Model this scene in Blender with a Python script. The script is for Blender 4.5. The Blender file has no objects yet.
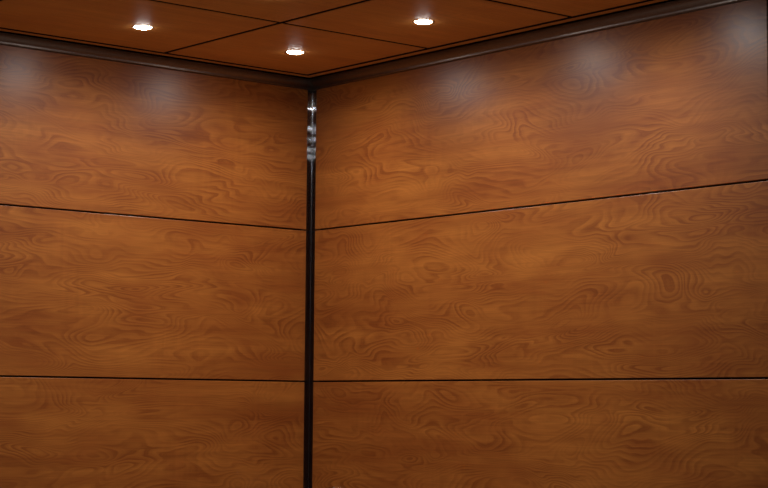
import bpy, bmesh, math, random
from mathutils import Matrix, Vector

sc = bpy.context.scene
EYE = 1.30                       # camera height above the cab floor

# ------------------------------------------------------------------ camera
cam_d = bpy.data.cameras.new('camera')
cam_d.sensor_fit = 'HORIZONTAL'
cam_d.sensor_width = 36.0
cam_d.lens = 36.0 * 1815.86 / 768.0
cam_d.clip_start = 0.05
cam = bpy.data.objects.new('camera', cam_d)
sc.collection.objects.link(cam)
yaw, pitch, roll = 0.697475744, 0.087915199, 0.007644043
fw = Vector((math.sin(yaw) * math.cos(pitch), math.cos(yaw) * math.cos(pitch), math.sin(pitch)))
rt = Vector((math.cos(yaw), -math.sin(yaw), 0))
up = rt.cross(fw)
c_, s_ = math.cos(roll), math.sin(roll)
rt, up = rt * c_ + up * s_, up * c_ - rt * s_
m3 = Matrix((rt, up, -fw)).transposed()
cam.matrix_world = Matrix.Translation((-5.5419, -7.1881, EYE)) @ m3.to_4x4()
sc.camera = cam

# ------------------------------------------------------------------ world, exposure
world = bpy.data.worlds.new('lobby_dusk')
sc.world = world
world.use_nodes = True
bg = world.node_tree.nodes['Background']
bg.inputs['Color'].default_value = (0.75, 0.82, 1.0, 1)
bg.inputs['Strength'].default_value = 0.004
LAMP = 110.0                     # radiance of the downlight lenses
BULB = 18.0                      # watts of the bulb behind each lens
sc.view_settings.view_transform = 'Standard'
sc.view_settings.look = 'None'
sc.view_settings.exposure = 0.0
sc.cycles.sample_clamp_indirect = 40.0
sc.view_settings.gamma = 1.0
sc.view_settings.use_curve_mapping = False

# ------------------------------------------------------------------ cab measures (floor is z = 0, back corner x = y = 0)
LX, LY = 2.888, 2.888             # length of the left (back) wall and of the right wall
Z1 = EYE + 0.8642                # upper seam
Z2 = Z1 - 0.755                  # lower seam
Z3 = 0.12
ZM = EYE + 1.574                 # underside of the moulding at the wall
ZC = EYE + 1.620                 # underside of the ceiling panels
GAP = 0.0080
TH = 0.020                       # thickness of wall panels
TRL, TRR = 0.0270, 0.0364        # how far the panels stop short of the corner

# ------------------------------------------------------------------ helpers
def link(o, parent=None):
    sc.collection.objects.link(o)
    if parent is not None:
        o.parent = parent
    return o

def finish(name, bm, mat, parent=None, smooth=False):
    me = bpy.data.meshes.new(name)
    bmesh.ops.recalc_face_normals(bm, faces=bm.faces)
    if smooth:
        for f in bm.faces:
            f.smooth = True
    bm.to_mesh(me)
    bm.free()
    if mat is not None:
        me.materials.append(mat)
    return link(bpy.data.objects.new(name, me), parent)

def add_box(bm, x0, x1, y0, y1, z0, z1, bevel=0.0, seg=2):
    t = bmesh.new()
    bmesh.ops.create_cube(t, size=1.0)
    for v in t.verts:
        v.co = Vector(((x0 + x1) / 2 + v.co.x * (x1 - x0), (y0 + y1) / 2 + v.co.y * (y1 - y0), (z0 + z1) / 2 + v.co.z * (z1 - z0)))
    if bevel:
        bmesh.ops.bevel(t, geom=t.edges[:], offset=bevel, segments=seg, affect='EDGES', profile=0.5)
    me = bpy.data.meshes.new('tmp')
    t.to_mesh(me)
    t.free()
    bm.from_mesh(me)
    bpy.data.meshes.remove(me)

def add_lathe(bm, prof, n=40, close=True):
    """profile of (radius, z) turned about z"""
    rings = []
    for r, z in prof:
        if r < 1e-6:
            rings.append([bm.verts.new((0, 0, z))])
        else:
            rings.append([bm.verts.new((r * math.cos(2 * math.pi * k / n), r * math.sin(2 * math.pi * k / n), z)) for k in range(n)])
    for a, b in zip(rings, rings[1:]):
        for k in range(n):
            q = [a[k % len(a)], a[(k + 1) % len(a)], b[(k + 1) % len(b)], b[k % len(b)]]
            u = []
            for v in q:
                if v not in u:
                    u.append(v)
            if len(u) > 2:
                bm.faces.new(u)

def add_tube(bm, pts, r, n=16):
    rings = []
    for i, p in enumerate(pts):
        p = Vector(p)
        a = Vector(pts[max(0, i - 1)])
        b = Vector(pts[min(len(pts) - 1, i + 1)])
        d = (b - a).normalized()
        s = d.cross(Vector((0, 0, 1)) if abs(d.z) < 0.9 else Vector((1, 0, 0))).normalized()
        t = s.cross(d)
        rings.append([bm.verts.new(p + (s * math.cos(2 * math.pi * k / n) + t * math.sin(2 * math.pi * k / n)) * r) for k in range(n)])
    for a, b in zip(rings, rings[1:]):
        for k in range(n):
            bm.faces.new((a[k], a[(k + 1) % n], b[(k + 1) % n], b[k]))
    for q in (rings[0], rings[-1]):
        bm.faces.new([bm.verts.new(v.co) for v in q])

def add_prism(bm, prof, path):
    """profile (offset from wall, z) swept along mitred path points given as functions of the offset"""
    rows = [[bm.verts.new((*f(d), z)) for d, z in prof] for f in path]
    n = len(prof)
    for a, b in zip(rows, rows[1:]):
        for k in range(n):
            bm.faces.new((a[k], a[(k + 1) % n], b[(k + 1) % n], b[k]))
    bm.faces.new(rows[0])
    bm.faces.new(rows[-1])

def tag(o, label, cat, group=None):
    o['label'] = label
    o['category'] = cat
    o['kind'] = 'thing'
    if group:
        o['group'] = group
    return o

def struct(o):
    o['kind'] = 'structure'
    return o

# ------------------------------------------------------------------ materials
class NT:
    def __init__(self, name):
        self.m = bpy.data.materials.new(name)
        self.m.use_nodes = True
        self.t = self.m.node_tree
        self.b = self.t.nodes['Principled BSDF']
    def n(self, kind, **kw):
        nd = self.t.nodes.new(kind)
        for k, v in kw.items():
            if k.startswith('i_'):
                nd.inputs[k[2:].replace('_', ' ')].default_value = v
            else:
                setattr(nd, k, v)
        return nd
    def l(self, a, b):
        self.t.links.new(a, b)
    def math(self, op, a, b=None, c=None, clamp=False):
        nd = self.n('ShaderNodeMath', operation=op, use_clamp=clamp)
        for i, v in enumerate((a, b, c)):
            if v is None:
                continue
            if isinstance(v, (int, float)):
                nd.inputs[i].default_value = v
            else:
                self.l(v, nd.inputs[i])
        return nd.outputs[0]
    def noise(self, vec, scale, detail=2.0, rough=0.5, dist=0.0):
        nd = self.n('ShaderNodeTexNoise', i_Scale=scale, i_Detail=detail, i_Roughness=rough, i_Distortion=dist)
        self.l(vec, nd.inputs['Vector'])
        return nd.outputs['Fac']
    def mapping(self, vec, s):
        nd = self.n('ShaderNodeMapping')
        nd.inputs['Scale'].default_value = s
        self.l(vec, nd.inputs['Vector'])
        return nd.outputs[0]
    def ramp(self, fac, stops):
        nd = self.n('ShaderNodeValToRGB')
        cr = nd.color_ramp
        while len(cr.elements) < len(stops):
            cr.elements.new(0.5)
        for e, (p, c) in zip(cr.elements, stops):
            e.position = p
            e.color = (*c, 1)
        self.l(fac, nd.inputs['Fac'])
        return nd.outputs['Color']
    def mix(self, fac, a, b, mode='MIX'):
        nd = self.n('ShaderNodeMix', data_type='RGBA', blend_type=mode)
        for s, v in ((nd.inputs['Factor'], fac), (nd.inputs['A'], a), (nd.inputs['B'], b)):
            if isinstance(v, float):
                s.default_value = v
            elif isinstance(v, tuple):
                s.default_value = (*v, 1)
            else:
                self.l(v, s)
        return nd.outputs['Result']

def wood(name, swirl=1.0, rough=0.34, base=((0.32, 0.092, 0.017), (0.49, 0.168, 0.031)), line=(0.19, 0.040, 0.008), axis='X'):
    """cherry laminate: X is along the grain, Z across it"""
    w = NT(name)
    tc = w.n('ShaderNodeTexCoord').outputs['Object']
    oi = w.n('ShaderNodeObjectInfo').outputs['Random']
    off = w.n('ShaderNodeCombineXYZ')
    w.l(w.math('MULTIPLY', oi, 37.0), off.inputs['Y'])
    w.l(w.math('MULTIPLY', oi, 11.0), off.inputs['X'])
    add = w.n('ShaderNodeVectorMath', operation='ADD')
    src = tc
    if axis == 'Y':                        # ceiling: grain lies in the XY plane
        sw = w.n('ShaderNodeSeparateXYZ')
        w.l(tc, sw.inputs[0])
        cb = w.n('ShaderNodeCombineXYZ')
        w.l(sw.outputs['X'], cb.inputs['X'])
        w.l(sw.outputs['Z'], cb.inputs['Y'])
        w.l(sw.outputs['Y'], cb.inputs['Z'])
        src = cb.outputs[0]
    w.l(src, add.inputs[0])
    w.l(off.outputs[0], add.inputs[1])
    v = add.outputs[0]
    # grain figure: contour lines of a stretched noise field
    field = w.noise(w.mapping(v, (1.0, 1.0, 2.9)), 1.75, 1.7, 0.40, 0.7)
    wav = w.noise(w.mapping(v, (2.2, 2.2, 7.0)), 2.0, 3.0, 0.6)
    ph = w.math('ADD', w.math('MULTIPLY', field, 27.0), w.math('MULTIPLY', wav, 1.0))
    sz = w.n('ShaderNodeSeparateXYZ')
    w.l(v, sz.inputs[0])
    ph = w.math('ADD', ph, w.math('MULTIPLY', sz.outputs['Z'], 30.0))
    ph2 = w.math('FRACT', ph)
    rise = w.n('ShaderNodeMapRange', i_From_Min=0.0, i_From_Max=0.85, interpolation_type='SMOOTHSTEP')
    w.l(ph2, rise.inputs['Value'])
    fall = w.n('ShaderNodeMapRange', i_From_Min=0.86, i_From_Max=1.0, i_To_Min=1.0, i_To_Max=0.0)
    w.l(ph2, fall.inputs['Value'])
    rings = w.math('POWER', w.math('MULTIPLY', rise.outputs[0], fall.outputs[0]), 1.5)
    fine = w.math('POWER', w.math('FRACT', w.math('MULTIPLY', ph, 3.0)), 2.0)
    rings = w.math('ADD', rings, w.math('MULTIPLY', fine, 0.28))
    mask = w.noise(w.mapping(v, (1.2, 1.0, 3.0)), 3.3, 2.0, 0.55)
    mr = w.n('ShaderNodeMapRange', i_From_Min=0.36, i_From_Max=0.66, i_To_Min=0.12, i_To_Max=0.64)
    w.l(mask, mr.inputs['Value'])
    lines = w.math('MULTIPLY', w.math('MULTIPLY', rings, mr.outputs[0]), swirl)
    # long streaks of tone along the board
    band = w.noise(w.mapping(v, (0.55, 1.0, 6.5)), 1.7, 4.0, 0.55, 0.4)
    col = w.ramp(band, [(0.30, base[0]), (0.68, base[1])])
    red = w.noise(w.mapping(v, (1.0, 1.0, 2.2)), 2.4, 2.0, 0.5, 0.6)
    mr2 = w.n('ShaderNodeMapRange', i_From_Min=0.46, i_From_Max=0.70, i_To_Min=0.0, i_To_Max=0.42)
    w.l(red, mr2.inputs['Value'])
    col = w.mix(mr2.outputs[0], col, (base[0][0] * 0.86, base[0][1] * 0.70, base[0][2] * 0.80))
    col = w.mix(lines, col, line)
    # fine pores along the grain and a faint cross figure
    pores = w.noise(w.mapping(v, (4.0, 4.0, 150.0)), 1.0, 3.0, 0.6)
    mr3 = w.n('ShaderNodeMapRange', i_From_Min=0.35, i_From_Max=0.65, i_To_Min=0.90, i_To_Max=1.08)
    w.l(pores, mr3.inputs['Value'])
    cross = w.noise(w.mapping(v, (42.0, 1.0, 1.6)), 1.0, 2.0, 0.6)
    cm = w.noise(w.mapping(v, (2.0, 1.0, 2.0)), 2.0, 1.0, 0.5)
    mr4 = w.n('ShaderNodeMapRange', i_From_Min=0.5, i_From_Max=0.68, i_To_Min=0.0, i_To_Max=0.28)
    w.l(cm, mr4.inputs['Value'])
    cr = w.math('MULTIPLY_ADD', w.math('SUBTRACT', cross, 0.5), mr4.outputs[0], 1.0)
    tone = w.math('MULTIPLY', mr3.outputs[0], cr)
    col = w.mix(1.0, col, tone, 'MULTIPLY')
    w.l(col, w.b.inputs['Base Color'])
    w.b.inputs['Roughness'].default_value = rough
    w.b.inputs['IOR'].default_value = 1.5
    return w.m

def plain(name, col, rough=0.5, metal=0.0, aniso=0.0, bump=0.0):
    w = NT(name)
    tc = w.n('ShaderNodeTexCoord').outputs['Object']
    f = w.noise(w.mapping(tc, (60, 60, 60)), 1.0, 3.0, 0.6)
    cc = w.ramp(f, [(0.3, tuple(c * 0.92 for c in col)), (0.7, tuple(min(1, c * 1.06) for c in col))])
    w.l(cc, w.b.inputs['Base Color'])
    w.b.inputs['Roughness'].default_value = rough
    w.b.inputs['Metallic'].default_value = metal
    return w

M_WALL = wood('cherry_laminate')
M_CEIL = wood('cherry_ceiling_laminate', swirl=0.25, rough=0.55, base=((0.62, 0.255, 0.045), (0.70, 0.300, 0.058)), line=(0.42, 0.13, 0.024), axis='Y')
M_CORE = plain('black_backing', (0.006, 0.005, 0.005), 0.8).m
M_BRONZE = plain('satin_bronze_moulding', (0.19, 0.165, 0.15), 0.37, 1.0).m
M_STEEL_N = NT('brushed_steel_trim')
gl = M_STEEL_N.n('ShaderNodeBsdfAnisotropic', distribution='BECKMANN', i_Roughness=0.17, i_Anisotropy=-0.92)
gl.inputs['Color'].default_value = (0.50, 0.515, 0.54, 1)
tg = M_STEEL_N.n('ShaderNodeTangent', direction_type='RADIAL', axis='Z')
M_STEEL_N.l(tg.outputs[0], gl.inputs['Tangent'])
M_STEEL_N.l(gl.outputs[0], M_STEEL_N.t.nodes['Material Output'].inputs['Surface'])
M_STEEL = M_STEEL_N.m
M_CHROME = plain('polished_steel', (0.55, 0.55, 0.56), 0.18, 1.0).m
M_RIM = plain('dark_lamp_rim', (0.06, 0.05, 0.045), 0.35, 0.8).m
M_FLOOR = plain('brown_stone_floor', (0.48, 0.43, 0.37), 0.45).m
M_WHITE = plain('painted_steel_ceiling', (0.05, 0.045, 0.04), 0.6).m
w = NT('lit_lamp_lens')
w.b.inputs['Base Color'].default_value = (0.9, 0.9, 0.9, 1)
w.b.inputs['Emission Color'].default_value = (1.0, 0.965, 0.93, 1)
w.b.inputs['Emission Strength'].default_value = LAMP
M_LENS = w.m

# ------------------------------------------------------------------ structure: shell walls, floor, ceiling, mouldings
S = TH + 0.004                    # face of the shell behind the panels
bm = bmesh.new(); add_box(bm, -LX, S + 0.06, S, S + 0.06, 0, ZC + 0.10)
struct(finish('wall_left', bm, M_CORE))
bm = bmesh.new(); add_box(bm, S, S + 0.06, -LY - 0.03, S, 0, ZC + 0.10)
struct(finish('wall_right', bm, M_CORE))
bm = bmesh.new(); add_box(bm, -LX, S + 0.06, -LY - 0.03, S + 0.06, -0.06, 0.0)
struct(finish('floor', bm, M_FLOOR))
bm = bmesh.new(); add_box(bm, -LX, S + 0.06, -LY - 0.03, S + 0.06, ZC + 0.10, ZC + 0.15)
struct(finish('ceiling', bm, M_WHITE))

# concave moulding between wall and ceiling, as (distance from the panel face, z)
prof = [(-TH, ZM), (0.004, ZM), (0.010, ZM + 0.003)]
for k in range(9):
    a = math.pi / 2 * k / 8
    prof.append((0.062 - 0.050 * math.cos(a), ZM + 0.006 + 0.036 * math.sin(a)))
prof += [(0.060, ZM + 0.0435), (0.020, ZM + 0.052), (-TH, ZM + 0.052)]
bm = bmesh.new(); add_prism(bm, prof, [lambda d: (-LX, -d), lambda d: (-d, -d)])
struct(finish('trim_1', bm, M_BRONZE))
bm = bmesh.new(); add_prism(bm, prof, [lambda d: (-d, -d), lambda d: (-d, -LY - 0.03)])
struct(finish('trim_2', bm, M_BRONZE))

# ------------------------------------------------------------------ wall panels
def wall_panel(side, z0, z1, label):
    """origin in the middle of the panel's back, local X along the wall, local -Y into the cab"""
    if side == 'back':
        a, b = -LX + 0.036, -TRL
        L = b - a
        loc, rz = ((a + b) / 2, TH, (z0 + z1) / 2), 0.0
    else:
        a, b = -LY + 0.030, -TRR
        L = b - a
        loc, rz = (TH, (a + b) / 2, (z0 + z1) / 2), -math.pi / 2
    h = (z1 - z0) / 2
    bm = bmesh.new()
    add_box(bm, -L / 2, L / 2, -TH, 0, -h, h, 0.0016)
    o = finish('wood_wall_panel', bm, M_WALL)
    o.location = loc
    o.rotation_euler = (0, 0, rz)
    # back clip rail that hangs the panel on the wall
    return tag(o, label, 'panel', 'cherry laminate wall panels')

g = GAP / 2
rows = [(Z1 + g, ZM + 0.004), (Z2 + g, Z1 - g), (Z3, Z2 - g)]
wall_panel('back', *rows[0], 'top cherry wood panel left of the corner trim, under the ceiling moulding')
wall_panel('back', *rows[1], 'middle cherry wood panel left of the corner trim, between the two dark seams')
wall_panel('back', *rows[2], 'lowest cherry wood panel left of the corner trim, below the lower seam')
wall_panel('right', *rows[0], 'top cherry wood panel right of the corner trim, under the ceiling moulding')
wall_panel('right', *rows[1], 'middle cherry wood panel right of the corner trim, between the two dark seams')
wall_panel('right', *rows[2], 'lowest cherry wood panel right of the corner trim, below the lower seam')

# ------------------------------------------------------------------ steel trims in the corners
def fluted(name, width, hz, swap, parent):
    """flat strip of steel with fine vertical brush lines"""
    pitch, amp, n = 0.0024, 0.00002, 8
    m = int((width - 0.003) / pitch * n)
    bm = bmesh.new()
    P = lambda u, d, z: (-d, -u, z) if swap else (-u, -d, z)
    rows = []
    for k in range(m + 1):
        u = 0.003 + k * pitch / n
        d = 0.003 + amp * math.sin(2 * math.pi * k / n)
        rows.append((bm.verts.new(P(u, d, 0)), bm.verts.new(P(u, d, hz))))
    for a, b in zip(rows, rows[1:]):
        bm.faces.new((a[0], b[0], b[1], a[1])).smooth = True
    bmesh.ops.recalc_face_normals(bm, faces=bm.faces)
    n_in = Vector((-1, 0, 0)) if swap else Vector((0, -1, 0))
    if sum(f.normal.dot(n_in) for f in bm.faces) < 0:
        bmesh.ops.reverse_faces(bm, faces=bm.faces)
    u0, u1 = 0.003, 0.003 + m * pitch / n
    if swap:
        add_box(bm, -0.0025, 0, -u1, -u0, 0, hz)
    else:
        add_box(bm, -u1, -u0, -0.0025, 0, 0, hz)
    me = bpy.data.meshes.new(name)
    bm.to_mesh(me)
    bm.free()
    me.materials.append(M_STEEL)
    return link(bpy.data.objects.new(name, me), parent)

def corner_trim(loc, wl, wr, label):
    """two brushed flanges and the bead where they meet; runs floor to moulding"""
    r = bpy.data.objects.new('corner_trim', None)
    link(r)
    r.location = loc
    tag(r, label, 'trim')
    hz = ZM + 0.02
    t = 0.003
    fluted('flange', wl, hz, False, r)
    fluted('flange', wr, hz, True, r)
    bm = bmesh.new()
    add_tube(bm, [(-t - 0.0015, -t - 0.0015, 0), (-t - 0.0015, -t - 0.0015, hz)], 0.0022, 12)
    finish('bead', bm, M_CHROME, r, True)
    return r

corner_trim((S, S, 0), TRL + S + 0.02, TRR + S + 0.02, 'narrow dark steel trim running down the inside corner between the wood walls')
# its twin at the other end of the right wall
r = bpy.data.objects.new('end_trim', None); link(r); r.location = (S, -LY - 0.005, 0)
tag(r, 'dark vertical edge trim at the far right end of the right wood wall', 'trim')
bm = bmesh.new(); add_box(bm, -0.003, 0, 0, 0.060, 0, ZM + 0.02); finish('flange', bm, M_RIM, r)
bm = bmesh.new(); add_box(bm, -0.030, 0, -0.003, 0.0, 0, ZM + 0.02); finish('flange', bm, M_RIM, r)

# ------------------------------------------------------------------ ceiling: nine panels, framing strips, downlights
XE = [0.125, 0.965, 2.080, 2.800]
YE = [0.125, 1.030, 1.940, 2.770]
XL = [0.533, 1.362, 2.335]
YL = [0.560, 1.460, 2.350]
gx = 0.011
names = {(0, 0): 'ceiling panel in the corner above the steel trim',
         (1, 0): 'ceiling panel along the left moulding, next to the corner panel',
         (0, 1): 'ceiling panel along the right moulding, next to the corner panel',
         (1, 1): 'ceiling panel touching the corner panel at its tip',
         (0, 2): 'ceiling panel along the right moulding, beyond the second groove',
         (2, 0): 'ceiling panel along the left moulding, two from the corner',
         (2, 1): 'ceiling panel in the middle row, at its left end',
         (1, 2): 'ceiling panel in the middle column, nearest the entrance',
         (2, 2): 'ceiling panel farthest from the corner, above the cab entrance'}
def black_edges(o):
    """black edge banding on the sides of a board"""
    o.data.materials.append(M_CORE)
    for f in o.data.polygons:
        if abs(f.normal.z) < 0.1:
            f.material_index = 1
    return o

for i in range(3):
    for j in range(3):
        x0, x1 = XE[i] + gx, XE[i + 1] - gx
        y0, y1 = YE[j] + gx, YE[j + 1] - gx
        bm = bmesh.new()
        cx, cy = (x0 + x1) / 2, (y0 + y1) / 2
        hx, hy, ch = (x1 - x0) / 2, (y1 - y0) / 2, 0.007
        loops = [[bm.verts.new((sx * (hx - e), sy * (hy - e), z)) for sx, sy in ((-1, -1), (1, -1), (1, 1), (-1, 1))]
                 for e, z in ((ch, 0.0), (0.0, 0.003), (0.0, 0.020))]
        for a, b in zip(loops, loops[1:]):
            for k in range(4):
                bm.faces.new((a[k], a[(k + 1) % 4], b[(k + 1) % 4], b[k]))
        bm.faces.new(loops[0])
        bm.faces.new(loops[-1])
        o = finish('ceiling_panel', bm, M_CEIL)
        black_edges(o)
        o.location = (-cx, -cy, ZC)
        tag(o, 'flat cherry wood ' + names[(i, j)], 'ceiling panel', 'cherry wood ceiling panels')

# strips that close the ceiling towards the mouldings, and the black deck seen in the grooves
bm = bmesh.new()
add_box(bm, -LX, -0.075, -XE[0] + 0.012, -0.075, ZC + 0.001, ZC + 0.019)
struct(black_edges(finish('trim_3', bm, M_CEIL)))
bm = bmesh.new()
add_box(bm, -XE[0] + 0.012, -0.075, -LY, -XE[0] + 0.011, ZC + 0.001, ZC + 0.019)
struct(black_edges(finish('trim_4', bm, M_CEIL)))
bm = bmesh.new()
add_box(bm, -LX, S, -LY, S, ZC + 0.022, ZC + 0.098)
struct(finish('ceiling_deck', bm, M_CORE))

lamp_names = {(0, 0): 'lit round downlight in the corner ceiling panel, nearest the steel corner trim',
              (1, 0): 'lit round downlight in the second panel along the left moulding',
              (0, 1): 'lit round downlight in the second panel along the right moulding',
              (1, 1): 'lit round downlight just cut by the top edge, in front of the groove crossing',
              (0, 2): 'lit round downlight in the third panel along the right moulding',
              (2, 0): 'lit round downlight in the third panel along the left moulding',
              (2, 1): 'lit round downlight beside the middle one, away from the right wall',
              (1, 2): 'lit round downlight beside the middle one, towards the entrance',
              }
def downlight():
    r = bpy.data.objects.new('downlight', None)
    link(r)
    bm = bmesh.new()
    add_lathe(bm, [(0.0378, 0.0), (0.0378, -0.0008), (0.0395, -0.0014), (0.045, -0.001), (0.046, 0.0), (0.0378, 0.0)], 48)
    finish('rim', bm, M_RIM, r, True)
    bm = bmesh.new()
    R0, H = 0.0375, 0.006
    pr = [(R0, -0.0005)]
    for k in range(1, 9):
        a = math.pi / 2 * k / 8
        pr.append((R0 * math.cos(a) if k < 8 else 0.0, -0.0005 - H * math.sin(a)))
    add_lathe(bm, pr, 40)
    finish('lens', bm, M_LENS, r, True)
    ld = bpy.data.lights.new('bulb', 'SPOT')
    ld.energy = BULB
    ld.color = (1.0, 0.965, 0.93)
    ld.spot_size = math.radians(164)
    ld.spot_blend = 1.0
    ld.shadow_soft_size = 0.005
    b = link(bpy.data.objects.new('bulb', ld), r)
    b.location = (0, 0, -0.012)
    return r
proto = downlight()
first = True
for i in range(3):
    for j in range(3):
        if (i, j) == (2, 2):              # no lamp over the entrance corner
            continue
        if first:
            o = proto
            first = False
        else:
            o = proto.copy()
            link(o)
            for ch in list(proto.children):
                link(ch.copy(), o)
        o.location = (-1.305, -1.423, ZC) if (i, j) == (1, 1) else (-XL[i], -YL[j], ZC)
        tag(o, lamp_names[(i, j)], 'downlight', 'ceiling downlights')

# ------------------------------------------------------------------ handrail on the right wall; only its end reaches into the frame
r = bpy.data.objects.new('handrail', None)
link(r)
HZ = EYE - 0.4045
r.location = (0, -0.21, HZ)
tag(r, 'steel handrail on the right wall, only its bracket end showing at the bottom edge', 'handrail')
bm = bmesh.new()
pts = [(0.0, 0.0, -0.010), (-0.022, 0.0, -0.010)]
for k in range(1, 7):
    a = math.pi / 2 * k / 6
    pts.append((-0.022 - 0.026 * math.sin(a), -0.026 * (1 - math.cos(a)), -0.010 - 0.0 * k))
pts += [(-0.048, -0.30, -0.010), (-0.048, -2.40, -0.010)]
add_tube(bm, pts, 0.0095, 20)
finish('rail', bm, M_CHROME, r, True)
bm = bmesh.new()
t = bmesh.new(); add_lathe(t, [(0.0, 0.0), (0.0125, 0.0), (0.0125, 0.004), (0.0105, 0.006), (0.0, 0.006)], 32)
t.transform(Matrix.Translation((0, 0, -0.010)) @ Matrix.Rotation(-math.pi / 2, 4, 'Y'))
me = bpy.data.meshes.new('tmp'); t.to_mesh(me); t.free(); bm.from_mesh(me); bpy.data.meshes.remove(me)
finish('wall_flange', bm, M_CHROME, r, True)
for y in (-0.9, -1.9):
    bm = bmesh.new()
    add_tube(bm, [(0.0, y, -0.035), (-0.030, y, -0.035), (-0.044, y, -0.028), (-0.048, y, -0.014)], 0.006, 12)
    finish('bracket', bm, M_CHROME, r, True)
